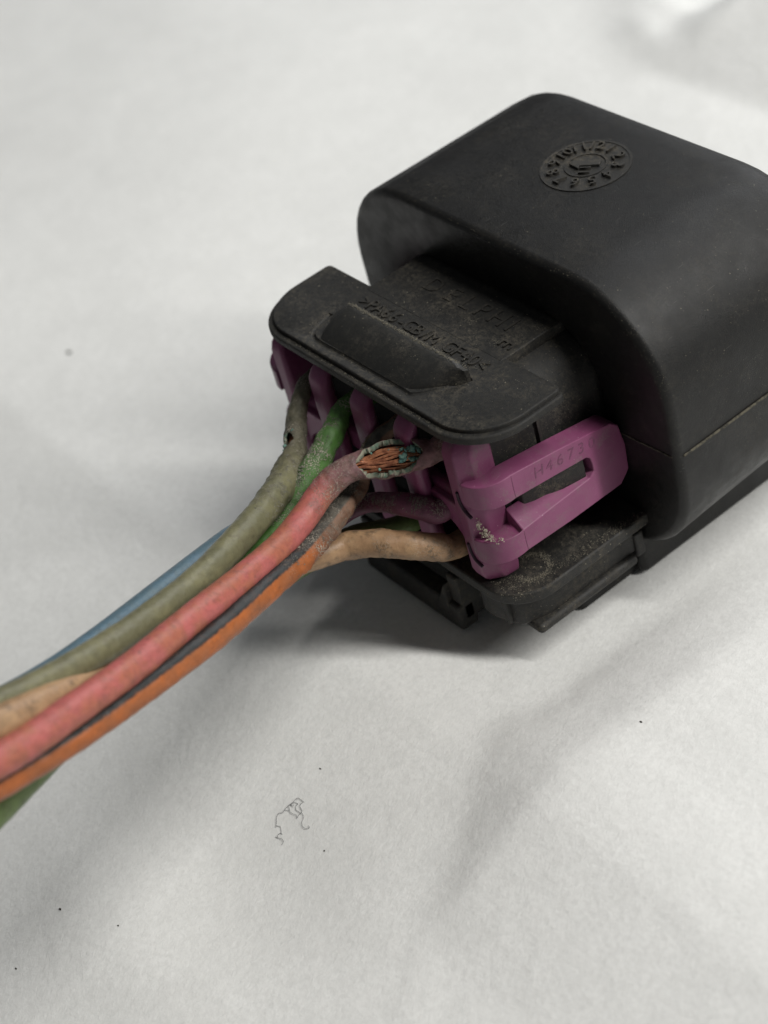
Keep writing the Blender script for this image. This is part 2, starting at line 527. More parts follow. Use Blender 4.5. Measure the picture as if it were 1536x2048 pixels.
WIRE_PATHS = {
    'olive': [(-15.75, 5.00, 8.80, 0.80), (-15.75, 2.00, 8.80, 0.80), (-15.43, -0.04, 9.06, 0.56), (-15.20, -1.14, 8.17, 0.67), (-14.46, -2.16, 7.56, 0.76), (-13.35, -3.18, 7.19, 0.81), (-12.10, -4.21, 6.96, 0.85), (-10.60, -5.97, 7.01, 1.06), (-9.05, -8.07, 7.28, 1.09), (-7.04, -11.37, 7.94, 1.04), (-4.37, -16.61, 8.99, 0.99), (-2.62, -20.79, 10.08, 0.98), (-1.13, -24.78, 11.24, 0.97), (0.34, -28.55, 12.71, 0.96), (1.56, -31.96, 14.19, 0.95), (2.63, -35.40, 15.82, 0.95), (3.87, -39.25, 17.82, 0.95)],
    'green': [(-10.85, 5.00, 8.80, 0.90), (-10.85, 2.00, 8.80, 0.90), (-10.86, -0.03, 8.81, 0.71), (-10.61, -1.19, 8.18, 0.82), (-10.10, -2.57, 7.62, 0.90), (-9.63, -4.00, 7.07, 0.95), (-9.16, -5.47, 6.66, 0.96), (-8.71, -7.69, 5.52, 0.98), (-8.00, -9.96, 5.34, 0.99), (-6.93, -12.97, 5.61, 0.97), (-5.48, -17.02, 6.14, 0.97), (-3.34, -21.94, 7.82, 0.97), (-1.38, -26.62, 10.14, 0.94), (0.02, -32.00, 11.88, 0.91), (1.59, -39.01, 14.08, 0.87)],
    'orange': [(-5.85, 5.00, 8.80, 0.80), (-5.85, 2.00, 8.80, 0.80), (-6.80, 0.68, 8.25, 0.63), (-7.14, -0.47, 7.63, 0.73), (-7.16, -1.76, 6.58, 0.81), (-6.64, -3.43, 5.69, 0.87), (-5.28, -6.35, 5.70, 0.96), (-3.43, -10.29, 6.17, 0.98), (-2.07, -13.29, 6.93, 0.96), (-0.82, -16.02, 7.65, 0.96), (0.19, -18.61, 8.22, 0.96), (1.03, -20.70, 8.81, 0.95), (2.69, -25.81, 10.10, 0.95), (3.73, -29.70, 11.01, 0.96), (4.61, -33.36, 11.92, 0.95), (5.47, -36.78, 12.99, 0.95), (6.86, -41.89, 14.57, 0.92)],
    'pink': [(-0.75, 5.00, 9.60, 0.90), (-0.75, 2.00, 9.60, 0.90), (-1.35, 0.81, 9.01, 0.85), (-2.15, -0.20, 8.99, 1.09), (-2.93, -1.14, 8.98, 1.26), (-3.60, -1.95, 8.94, 1.26), (-4.29, -2.70, 8.79, 1.06), (-4.83, -3.43, 8.80, 0.94), (-5.33, -4.59, 8.68, 0.96), (-5.45, -6.24, 8.19, 0.97), (-4.93, -8.26, 7.72, 0.97), (-3.97, -11.01, 7.63, 0.95), (-2.50, -14.58, 8.42, 0.97), (-0.59, -19.10, 9.77, 0.99), (0.90, -22.52, 10.78, 1.00), (2.26, -25.86, 11.66, 1.00), (4.08, -30.85, 13.16, 1.02), (5.28, -34.53, 14.18, 1.02), (7.19, -41.41, 16.09, 1.00)],
    'tan': [(-0.90, 5.00, 0.80, 1.00), (-0.90, 2.50, 0.80, 1.00), (-0.86, -0.18, 1.17, 0.94), (-0.95, -1.34, 1.88, 0.99), (-1.80, -2.56, 2.43, 1.01), (-3.04, -3.74, 2.80, 1.01), (-4.27, -4.78, 2.92, 1.01), (-5.41, -5.96, 2.86, 1.01), (-5.83, -7.77, 3.24, 1.01), (-5.90, -9.79, 3.75, 0.98), (-5.42, -13.03, 4.23, 0.92), (-4.53, -16.86, 4.86, 0.87), (-3.29, -20.55, 6.16, 0.85), (-1.87, -23.93, 8.22, 0.89), (0.01, -27.30, 10.60, 0.93), (1.90, -30.52, 12.89, 1.02), (3.22, -33.49, 14.51, 1.09), (3.90, -36.13, 15.75, 1.12), (5.04, -39.89, 17.75, 1.11)],
    'blue': [(-15.75, 5.00, 0.80, 0.90), (-15.75, 2.00, 0.80, 0.90), (-15.49, -1.17, 1.28, 0.86), (-14.00, -3.95, 2.01, 0.92), (-12.23, -6.69, 3.27, 0.94), (-10.23, -9.59, 4.98, 0.91), (-8.24, -12.76, 6.86, 0.89), (-6.51, -16.67, 8.13, 0.88), (-4.77, -20.66, 9.33, 0.88), (-3.11, -25.24, 10.45, 0.87), (-1.48, -29.51, 11.77, 0.86), (-0.40, -33.42, 13.12, 0.84), (1.57, -38.96, 15.74, 0.81)],
    'mauve': [(-1.50, 4.00, 4.60, 0.90), (-1.20, 2.20, 4.60, 0.90), (-1.58, -0.01, 3.99, 0.87), (-2.28, -0.72, 4.35, 0.90), (-3.50, -1.48, 4.62, 0.85), (-5.10, -2.09, 4.44, 0.73), (-6.51, -2.71, 4.04, 0.70), (-7.51, -3.67, 3.63, 0.78), (-7.48, -5.29, 3.62, 0.81), (-6.71, -7.87, 3.68, 0.84), (-5.71, -11.97, 4.20, 0.82), (-4.94, -16.45, 5.23, 0.81), (-3.05, -22.84, 6.97, 0.81), (-0.83, -29.40, 8.72, 0.81), (0.00, -34.83, 10.25, 0.79), (1.27, -40.42, 12.01, 0.76)],
    'moss': [(-5.85, 5.00, 0.80, 0.90), (-5.85, 2.50, 0.80, 0.90), (-6.01, 0.55, 0.57, 0.79), (-6.26, -0.87, 0.67, 0.81), (-6.78, -2.27, 0.92, 0.82), (-7.33, -3.83, 1.26, 0.86), (-7.55, -5.64, 1.58, 0.85), (-6.81, -8.61, 2.56, 0.88), (-6.22, -11.94, 3.18, 0.86), (-4.97, -16.82, 4.09, 0.84), (-3.23, -21.66, 5.45, 0.85), (-1.42, -26.65, 6.96, 0.89), (0.28, -31.05, 8.13, 0.99), (1.64, -34.17, 8.82, 1.09), (2.77, -36.80, 9.26, 1.16), (4.54, -40.67, 9.85, 1.22)],
}
LINT_PATHS = [
    [(1.18, -20.81), (1.11, -20.55), (0.82, -20.49), (0.45, -20.61), (0.25, -20.67)],
    [(0.53, -20.23), (0.33, -20.26), (0.31, -20.51), (0.46, -20.58)],
    [(-0.39, -20.08), (-0.17, -19.96), (0.02, -19.97), (0.42, -20.23)],
    [(-0.30, -20.17), (-0.39, -20.08), (-0.78, -19.73), (-0.96, -19.54), (-0.97, -19.35), (-0.78, -19.13), (-0.85, -18.90), (-0.86, -18.59), (-0.79, -18.36), (-0.75, -18.13), (-0.73, -17.73), (-0.30, -17.66), (-0.08, -17.64)],
    [(-0.09, -17.63), (-0.14, -17.82), (-0.10, -18.04), (0.33, -18.15), (0.42, -18.33), (0.07, -18.39), (-0.17, -18.37), (-0.35, -18.18), (-0.33, -18.01), (-0.54, -18.03), (-0.72, -18.15), (-0.77, -18.37)],
    [(-0.86, -18.59), (-0.66, -18.60), (-0.34, -18.77), (0.04, -18.73), (0.21, -18.64), (0.52, -18.77), (0.41, -18.58), (0.43, -18.34), (0.69, -18.33), (0.96, -18.57), (1.05, -18.74), (1.31, -18.91), (1.71, -18.93), (1.90, -18.67), (1.70, -18.66)],
    [(-0.80, -18.42), (-0.51, -18.24)],
    [(-0.75, -18.39), (-0.49, -18.40)],
    [(-0.82, -18.92), (-0.47, -18.74)],
]
SPECK_SPOTS = [(-62.14, 0.23, 0.38), (15.59, 0.78, 0.13), (-1.19, -15.17, 0.12), (-7.11, -34.73, 0.16), (4.22, -19.18, 0.10), (-6.12, -39.46, 0.12), (-2.30, -32.65, 0.10), (15.30, -1.04, 0.10), (27.07, -9.44, 0.06)]
PINK_OPEN = [(-1.80, 0.03, 9.05), (-4.79, -3.43, 8.92)]
OLIVE_HOLE = (-12.64, -3.81, 6.99)
OLIVE_DIR = Vector((0.282, -0.774, 0.567))

# ------------------------------------------------------------------ the paper the plug lies on, and the table under it
TABLE = -8.2

def smooth(a, b, x):
    t = min(1.0, max(0.0, (x - a) / (b - a)))
    return t * t * (3 - 2 * t)

def soft_ramp(u):
    # rises at a steady slope with eased ends
    a, c = 0.12, 0.80
    if u < a:
        return u * u / (2 * a)
    if u < c:
        return u - a / 2
    d = 1 - c
    return c - a / 2 + (u - c) - (u - c) ** 2 / (2 * d)

def paper_height(x, y):
    h = 0.0
    q = Vector((x * 0.022, y * 0.022, 1.7))
    far = smooth(20, 70, math.hypot(x + 5, y - 8))
    h += (0.25 + 1.3 * far) * noise.noise(q) + (0.12 + 0.35 * far) * noise.noise(q * 2.3 + Vector((5, 1, 0)))
    # a pressed fold that runs away from the plug towards the near right
    ax, ay = 2.4, -1.6
    dx, dy = 0.60, -0.80
    along = (x - ax) * dx + (y - ay) * dy
    across = (x - ax) * dy - (y - ay) * dx      # > 0 on the left of the fold
    across += 0.6 * noise.noise(Vector((along * 0.12, 0, 3)))
    g = smooth(3, 9, along) * (1 - smooth(50, 75, along))
    h += g * 0.16 * math.exp(-(across / 0.6) ** 2) * (0.6 + 0.4 * noise.noise(Vector((along * 0.3, 1, 1))))
    # the sheet rises gently to the right of the fold, then runs level
    xf = 2.4 + 3.8 * smooth(-6, 0, y) + max(0.0, -1.6 - y) * 0.75
    span = max(0.0, 15.5 - xf)
    if span > 0:
        u = min(1.0, max(0.0, (x - xf) / span))
        ramp = soft_ramp(u) * span * 0.25 * (1 - smooth(2, 26, y))
        h += ramp * math.exp(-max(0.0, x - 15.5) / 22.0)
    # shallow hollow and swell below the wires
    h -= 0.9 * math.exp(-(((x - 1) / 9.0) ** 2 + ((y + 24) / 7.0) ** 2))
    h += 0.8 * math.exp(-(((x + 3) / 10.0) ** 2 + ((y + 33) / 5.0) ** 2))
    h -= 0.15 * max(0.0, -(y + 8))
    # crumpled far corner: two ridges and a turned-down edge
    for (x0, y0, x1, y1, w, a) in ((-66, 77, -48, 70, 3.5, 1.3), (-58, 70, -50, 66, 3.0, 1.2)):
        L = math.hypot(x1 - x0, y1 - y0)
        ux, uy = (x1 - x0) / L, (y1 - y0) / L
        u = (x - x0) * ux + (y - y0) * uy
        v = (x - x0) * -uy + (y - y0) * ux
        e = smooth(-6, 5, u) * (1 - smooth(L - 5, L + 6, u))
        h += a * e * math.exp(-abs(v / w) ** 1.5)
    h += 0.42 * max(0.0, y - 63) * smooth(-53, -45, x)
    # flat where the plug rests
    near = smooth(0, 4, max(abs(x + 8) - 14, abs(y - 12) - 12, 0))
    return TABLE + h * near

def build_paper():
    xs, ys = [], []
    def axis(lo, hi, flo, fhi, fine, coarse):
        v, out = lo, []
        while v < hi:
            out.append(v)
            v += fine if flo < v < fhi else coarse
        out.append(hi)
        return out
    xs = axis(-190, 130, -70, 45, 0.8, 2.0)
    ys = axis(-120, 84, -50, 84, 0.8, 2.0)
    verts = []
    for j, y in enumerate(ys):
        for i, x in enumerate(xs):
            yy = y
            if j == len(ys) - 1:
                yy = y + 1.2 * noise.noise(Vector((x * 0.05, 0, 0)))
            verts.append((x, yy + 0.10 * (x + 60) * smooth(40, 84, y), paper_height(x, y)))
    nx = len(xs)
    faces = [(j * nx + i, j * nx + i + 1, (j + 1) * nx + i + 1, (j + 1) * nx + i) for j in range(len(ys) - 1) for i in range(nx - 1)]
    me = bpy.data.meshes.new("paper_sheet")
    me.from_pydata(verts, [], faces)
    o = link("paper_sheet", me, M_PAPER)
    tag(o, kind="structure")
    tm = solid("grey_bench_top", (0.20, 0.20, 0.215), 0.5)
    me = bpy.data.meshes.new("bench_top")
    me.from_pydata([(-900, -900, -14.5), (900, -900, -14.5), (900, 900, -14.5), (-900, 900, -14.5)], [], [(0, 1, 2, 3)])
    tag(link("bench_top", me, tm), kind="structure")

build_paper()

# ------------------------------------------------------------------ the plug
plug = empty("cable_connector", (-7.6, 12, TABLE))
tag(plug, "black plastic cable connector with purple retainer lying on white paper", "connector")

CX = -7.7

def section(y, cx, cz, hw, hh, r, n=10):
    return [(a, y, b) for a, b in rounded(cx - hw, cx + hw, cz - hh, cz + hh, (r, r, r, r), n)]

# big rear shell
S = []
HX, HZ, HW, HH, HR = -7.5, 6.4, 17.3, 11.45, 8.2
for y, g in ((17.0, 0.0), (12.5, 0.0)):
    S.append(section(y, -7.7, 5.9, 10.5, 7.35, 4.6))
S.append(section(12.2, -7.7, 5.9, 10.75, 7.6, 4.8))
F = 0.6
for i in range(7):
    a = math.radians(90 * i / 6)
    ins = F * (1 - math.sin(a))
    S.append(section(12.2 + F * (1 - math.cos(a)), HX, HZ, HW - ins, HH - ins, HR - ins * 0.7))
for y in (16, 20, 24, 27):
    S.append(section(y, HX, HZ + 0.022 * (y - 12), HW - 0.004 * (y - 12), HH - 0.026 * (y - 12), HR))
F = 2.2
for i in range(1, 8):
    a = math.radians(90 * i / 7)
    ins = F * (1 - math.cos(a)) + 0.06
    S.append(section(27.7 + F * math.sin(a), HX, HZ + 0.33, HW - ins, HH - 0.39 - ins, HR - ins * 0.7))
shell = loft("shell", S, M_SHELL, plug, (False, True))
shell["label"] = "smooth rounded black shell with a moulded date dial"
thread("parting_line", [(9.80, 12.75, 5.9), (9.83, 13.4, 5.9), (9.84, 16, 5.9), (9.82, 22, 5.9), (9.77, 27, 5.9)], 0.10, M_SEAM, shell, sides=6, step=0.3)
thread("parting_line", [(4.0, 12.2, 5.6), (6.0, 12.19, 5.7), (8.3, 12.19, 5.85), (9.2, 12.22, 5.88), (9.72, 12.6, 5.9)], 0.075, M_SEAM, shell, sides=6, step=0.3)

edge = []
for k in range(34):
    a = math.radians(8 + 2.6 * k)
    edge.append(((HX + HW - HR + (HR - 0.1) * math.cos(a), 12.5, HZ + HH - HR + (HR - 0.1) * math.sin(a)), (0.22, 0.18, 0.22), 4 + (k * 13) % 11))
for k in range(40):
    edge.append(((HX + HW - HR - k * 0.45, 12.45, HZ + HH - 0.1), (0.25, 0.2, 0.03), 1 + (k * 7) % 6))
grains("settled_dust", edge, 0.017, M_GRIME, shell, 21)

# moulded date dial, sunk a little into the top of the shell
DC = Vector((-7.4, 22.3, HZ + HH - 0.03))
def ring_mesh(name, c, r0, r1, z0, z1, mat, parent, n=64):
    bm = bmesh.new()
    R = []
    for r, z in ((r0, z0), (r0, z1), (r1, z1), (r1, z0)):
        R.append([bm.verts.new((c.x + r * math.cos(2 * math.pi * i / n), c.y + r * math.sin(2 * math.pi * i / n), c.z + z)) for i in range(n)])
    for a, b in ((0, 1), (1, 2), (2, 3)):
        for i in range(n):
            bm.faces.new((R[a][i], R[a][(i + 1) % n], R[b][(i + 1) % n], R[b][i]))
    return from_bm(name, bm, mat, parent, smooth=False)
dial = ring_mesh("date_dial", DC, 3.12, 3.34, -0.12, 0.07, M_DUSTY, plug)
dial["label"] = "round moulded date dial with numbers 1 to 12 round its rim"
bm = bmesh.new()
bmesh.ops.create_circle(bm, cap_ends=True, segments=64, radius=3.14)
bmesh.ops.translate(bm, verts=bm.verts, vec=DC + Vector((0, 0, 0.025)))
from_bm("dial_face", bm, M_DUSTY, dial, smooth=False)
ring_mesh("dial_ring", DC, 1.42, 1.56, -0.02, 0.10, M_DUSTY, dial)
glyphs = []
for k in range(1, 13):
    a = math.radians(118 - 30 * k)
    up = Vector((math.cos(a), math.sin(a), 0))
    right = Vector((math.sin(a), -math.cos(a), 0))
    glyphs.append((str(k), 1.38, DC + up * 2.34, right, up))
ad = math.radians(217)
au = Vector((math.cos(ad), math.sin(ad), 0))
ar = Vector((math.sin(ad), -math.cos(ad), 0))
glyphs.append(("11", 1.2, DC + ar * -0.85 + au * -0.1, ar, au))
lettering("dial_number", glyphs, M_LETTER, dial, 0.24, 0.03)
prism("dial_arrow", [tuple((DC + au * a + ar * b)[:2]) for a, b in ((-1.05, -0.28), (0.45, -0.28), (0.45, -0.62), (1.25, 0.05), (0.45, 0.68), (0.45, 0.36), (-1.05, 0.36))], 'Z', DC.z, DC.z + 0.24, M_LETTER, dial, 0.04, 2)

# plug body between retainer and shell
body = loft("body", [section(y, CX, 5.9, 10.05, 6.35, 3.4) for y in (2.7, 6, 9, 14.5)], M_DUSTY, plug)
bevel(body, 0.15, 2, 60)
box("void_seal_mat", -17.2, 1.9, 2.3, 2.9, 0.1, 11.8, M_VOID_SEAL, body, 0)  # flat dark sheet stands in for the deep shaded voids
# lock ramp seen through the window of the purple clip
for sgn in (1, -1):
    xa, xb = CX + sgn * 9.9, CX + sgn * 11.75
    bm = bmesh.new()
    vs = [bm.verts.new(p) for p in ((xa, 3.4, 3.6), (xa, 9.0, 3.6), (xb, 8.75, 3.8), (xb - sgn * 0.9, 3.8, 4.1),
                                    (xa, 3.4, 6.2), (xa, 9.0, 6.0), (xb, 8.75, 5.7), (xb - sgn * 0.9, 3.8, 5.9))]
    for f in ((0, 1, 2, 3), (7, 6, 5, 4), (0, 4, 5, 1), (1, 5, 6, 2), (2, 6, 7, 3), (3, 7, 4, 0)):
        bm.faces.new([vs[i] for i in f])
    bevel(from_bm("lock_ramp", bm, M_LOWER, body), 0.12, 2)
box("side_rib", 2.2, 2.62, 6.6, 6.85, 5.5, 11.0, M_LOWER, body, 0.05, 2)

# upper flange: lip, plate, neck, wedge grip and moulded writing
FX0, FX1 = -21.25, 5.35
lip = prism("upper_flange", rounded(FX0, FX1, -0.35, 7.55, (4.3, 4.3, 0.5, 0.5), 14), 'Z', 12.0, 12.64, M_DUSTY, plug, 0.17, 3)
lip["label"] = "flat upper flange overhanging the purple retainer, with a wedge grip"
plate = prism("flange_plate", rounded(FX0 + 0.28, FX1 - 0.28, 0.15, 7.5, (4.1, 4.1, 0.45, 0.45), 14), 'Z', 12.4, 13.0, M_DUSTY, lip, 0.12, 3)
prism("flange_neck", [(-15.8, 7.0), (-0.55, 7.0), (-0.45, 14), (-15.75, 14)], 'Z', 11.6, 13.03, M_DUSTY, lip, 0.12, 3)
# wedge grip
secs = []
NG = 26
for i in range(NG + 1):
    u = i / NG
    x = -15.35 + u * (-0.75 + 15.35)
    hl = smooth(0, 0.15, u) * 0.96 + 0.04
    hr = 1 - 0.96 * smooth(0.90, 1.0, u) * 0.4
    h = 1.4 * hl * hr
    foot = 1.15 + (1 - smooth(0, 0.12, u)) * 2.2 + 3.1 * max(0.0, (u - 0.78) / 0.22) ** 1.5
    back = 4.55
    if u > 0.995:
        h = 1.0
    pr = []
    for k in range(9):
        t = k / 8
        y = foot + (back - 0.45 - foot) * t
        pr.append((x, y, 12.97 + h * (math.sin(t * math.pi / 2) ** 0.85)))
    pr.append((x, back - 0.05, 12.97 + h * 0.82))
    pr.append((x, back, 12.95))
    pr.append((x, back, 12.6))
    pr.append((x, foot, 12.6))
    secs.append(pr)
grip = loft("wedge_grip", secs, M_SMOOTH, lip)
bevel(grip, 0.10, 3, 40)
# moulded groove round the foot of the grip
groove = thread("cutter", [(-15.6, 3.6, 13.05), (-15.2, 2.1, 13.05), (-14.2, 0.98, 13.05), (-10, 0.95, 13.05), (-4, 0.95, 13.05), (-2.9, 1.05, 13.05), (-1.6, 2.6, 13.05), (-0.75, 4.6, 13.05)], 0.24, None, sides=10, step=0.4)
gm = plate.modifiers.new("groove", 'BOOLEAN')
gm.object = groove
gm.operation = 'DIFFERENCE'
gm.solver = 'EXACT'
dg = bpy.context.evaluated_depsgraph_get()
cut_me = bpy.data.meshes.new_from_object(plate.evaluated_get(dg))
plate.modifiers.clear()
plate.data = cut_me
for f in cut_me.polygons:
    f.use_smooth = True
cut_me.set_sharp_from_angle(angle=math.radians(22))
bpy.data.objects.remove(groove)
# dusty lines that settle at the foot and the crest of the grip; the crest line also paints its highlight
grains("settled_dust", [((-13.4 + i * 0.30, 4.16, 14.39), (0.16, 0.08, 0.02), 30) for i in range(41)], 0.026, M_GRIME, grip, 12)
grains("settled_dust", [((-16.6 + i * 0.5, 0.0, 12.66), (0.25, 0.08, 0.02), 14) for i in range(36)], 0.022, M_GRIME, lip, 13)
grains("settled_dust", [((x, y, 13.03), (0.35, 0.2, 0.01), 60) for x, y in ((-2.2, 5.3), (-1.3, 6.1), (-12, 5.3), (-9, 5.2), (-5, 5.3), (-2.3, 8.2), (-13, 11.4), (-1.2, 11.2), (-6, 9.0))], 0.022, M_GRIME, lip, 14)
lettering(("raised_letter", 0.885), [(">PA66-GB/M GF40<", 1.62, (-7.85, 5.95, 13.0), (1, 0.0, 0), (0, 1, 0)),
                               ("E", 1.75, (-1.65, 8.5, 13.03), (0, -1, 0), (1, 0, 0))], M_LETTER, lip, 0.12)
dl = [(c, 2.15, (x, 10.15, 13.03), (1, 0, 0), (0, 1, 0)) for c, x in zip("DELPHI", (-11.6, -9.5, -7.7, -6.1, -4.4, -3.0))]
lettering("raised_letter", dl, M_LETTER, lip, 0.08)

# lower flange with skirt, side rails and front lock bar
low = prism("lower_flange", rounded(FX0, FX1, -0.1, 12.4, (3.4, 3.4, 0.2, 0.2), 14), 'Z', -2.25, -1.25, M_LOWER, plug, 0.2, 3)
low["label"] = "dusty lower flange under the purple clip"
ring_pts = [((CX + 10.6 + 1.3 * math.cos(a), 3.3 + 1.35 * math.sin(a), -1.24), (0.16, 0.16, 0.02), n) for a, n in [(math.radians(-100 + 12 * i), 20 + (i * 37) % 50) for i in range(24)]]
ring_pts += [((3.2, 1.2, -1.24), (0.9, 0.5, 0.01), 200), ((4.6, 7.0, -1.24), (0.25, 2.5, 0.01), 260), ((4.9, 10.5, -1.24), (0.2, 0.9, 0.01), 160)]
grains("settled_dust", ring_pts, 0.03, M_GRIME, low, 11)
for sgn, xa in ((1, 0.2), (-1, -15.6)):
    X = lambda d: xa + sgn * d
    o = prism("skirt", [(X(1.4), 0.25), (X(3.6), 0.9), (X(4.3), 3.0), (X(4.3), 12.1), (X(0.0), 12.1), (X(0.0), 0.25)][::sgn], 'Z', -4.75, -2.2, M_LOWER, plug, 0.35, 4)
    box("skirt_rib", min(X(2.55), X(2.95)), max(X(2.55), X(2.95)), 0.35, 1.2, -4.5, -2.3, M_LOWER, o, 0.1, 2)
    prism("side_rail", [(X(1.2), 1.5), (X(4.85), 1.5), (X(4.85), 11.0), (X(1.2), 11.0)][::sgn], 'Z', -5.35, -4.55, M_LOWER, plug, 0.35, 4)
    box("rail_end", min(X(3.9), X(4.5)), max(X(3.9), X(4.5)), 11.2, 12.1, -5.2, -3.0, M_LOWER, plug, 0.2, 3)
bar = box("lock_bar", -13.6, -1.9, -0.6, 1.0, -7.6, -5.2, M_DUSTY, plug, 0.3, 3)
for x0 in (-13.4, -3.1):
    box("lock_arm", x0, x0 + 1.2, -0.2, 9, -6.9, -2.6, M_DUSTY, bar, 0.25, 3)
bm = bmesh.new()
vs = [bm.verts.new(p) for p in ((-4.6, -0.7, -6.4), (-2.9, -0.7, -6.4), (-3.0, -0.7, -3.4), (-4.6, 1.5, -6.4), (-2.9, 1.5, -6.4), (-3.0, 1.5, -3.4))]
for f in ((0, 1, 2), (5, 4, 3), (0, 3, 4, 1), (1, 4, 5, 2), (2, 5, 3, 0)):
    bm.faces.new([vs[i] for i in f])
bevel(from_bm("lock_tooth", bm, M_DUSTY, bar), 0.15, 3)
under = prism("lower_shroud", rounded(-19.2, 4.0, 12.0, 29.0, (0.6, 0.6, 2, 2), 6), 'Z', -7.95, -2.6, M_SHELL, plug, 0.5, 4)
prism("foot", rounded(-15, 3.0, 6.6, 14, (0.5, 0.5, 0.5, 0.5), 5), 'Z', TABLE + 0.02, -6.3, M_SHELL, plug, 0.3, 3)

M_SLIT_SHADE = solid("slit_shade_purple", (0.035, 0.008, 0.025), 0.6)  # dark purple paints the shade inside the recessed slits
# ------------------------------------------------------------------ purple retainer: cross-bar, five upright fingers, two clip loops
ret = box("retainer", -18.6, 1.0, 0.75, 1.9, 3.6, 5.9, M_PURPLE_FILL, plug, 0.5, 4)
ret["label"] = "purple comb-shaped retainer that holds the wires in place"
def finger(x0, w, z0, z1, mat, slope=0.0):
    """upright finger with a rounded front and a tip bevelled at the top front"""
    bm = bmesh.new()
    f, c = -0.55, 0.55
    prof = [(x0, f + c), (x0 + 0.08, f + 0.25), (x0 + 0.3, f + 0.05), (x0 + c, f), (x0 + w - c, f), (x0 + w - 0.3, f + 0.05), (x0 + w - 0.08, f + 0.25), (x0 + w, f + c),
            (x0 + w - 0.3, 0.8), (x0 + 0.3, 0.8)]
    zs = [z0, z0 + 0.4, z0 + 1.0, (z0 + z1) / 2, z1 - 1.6, z1 - 0.9, z1 - 0.35, z1]
    rings = []
    for z in zs:
        up = max(0.0, (z - (z1 - 1.0)) / 1.0)
        dn = max(0.0, ((z0 + 0.6) - z) / 0.6)
        back = 0.95 * up ** 1.3 + 0.5 * dn ** 1.6
        pinch = 1 - 0.22 * up ** 2 - 0.2 * dn ** 2
        rings.append([bm.verts.new((x0 + w / 2 + (x - x0 - w / 2) * pinch, (y + back * (1 if y < 0.65 else 0.3)), z)) for x, y in prof])
    for r0, r1 in zip(rings, rings[1:]):
        for i in range(len(prof)):
            j = (i + 1) % len(prof)
            bm.faces.new((r0[i], r0[j], r1[j], r1[i]))
    bm.faces.new(rings[0][::-1])
    bm.faces.new(rings[-1])
    o = from_bm("finger", bm, mat, ret)
    m = o.modifiers.new("s", 'SUBSURF')
    m.levels = m.render_levels = 2
    return o
for x0 in (-14.35, -9.4, -4.4):
    finger(x0 - 0.05, 2.1, -0.9, 11.4, M_PURPLE_FILL)

RX = -8.85
# side post at each end (square, flat fronted) and the clip loop that wraps round to the side
def end_post(sgn):
    mx = lambda x: x if sgn > 0 else 2 * RX - x
    out = [(mx(0.35), 0.25), (mx(0.62), 0.0), (mx(1.75), 0.0), (mx(2.6), 0.95), (mx(2.75), 2.6), (mx(0.35), 2.6)][::sgn]
    bm = bmesh.new()
    zs = [(-1.15, 0.55), (-0.75, 0.2), (-0.1, 0.0), (3, 0.0), (8, 0.0), (10.3, 0.0), (10.9, 0.18), (11.3, 0.5)]
    rings = []
    for z, ins in zs:
        rings.append([bm.verts.new((x + (mx(1.5) - x) * ins * 0.45, y + (ins * 1.1 if y < 2 else 0), z)) for x, y in out])
    for r0, r1 in zip(rings, rings[1:]):
        for i in range(len(out)):
            j = (i + 1) % len(out)
            bm.faces.new((r0[i], r0[j], r1[j], r1[i]))
    bm.faces.new(rings[0][::-1])
    bm.faces.new(rings[-1])
    o = from_bm("end_post", bm, M_PURPLE_FILL if sgn < 0 else M_PURPLE, ret)
    bevel(o, 0.16, 3, 25)
    return o
for sgn in (1, -1):
    end_post(sgn)
# arched web that joins the right post to its neighbour above the tan wire
for sgn in (1, -1):
    mx = lambda x: x if sgn > 0 else 2 * RX - x
    arch = [(mx(0.9), 5.4), (mx(-2.6), 5.4), (mx(-2.6), 4.2)]
    for i in range(11):
        a = math.radians(90 - 9 * i)
        arch.append((mx(-2.0 + 2.55 * math.cos(a)), 1.1 + 2.6 * math.sin(a)))
    arch += [(mx(0.62), -0.4), (mx(0.95), -0.4)]
    prism("arch_web", arch[::sgn], 'Y', 0.22, 1.9, M_PURPLE_FILL, ret, 0.14, 3)

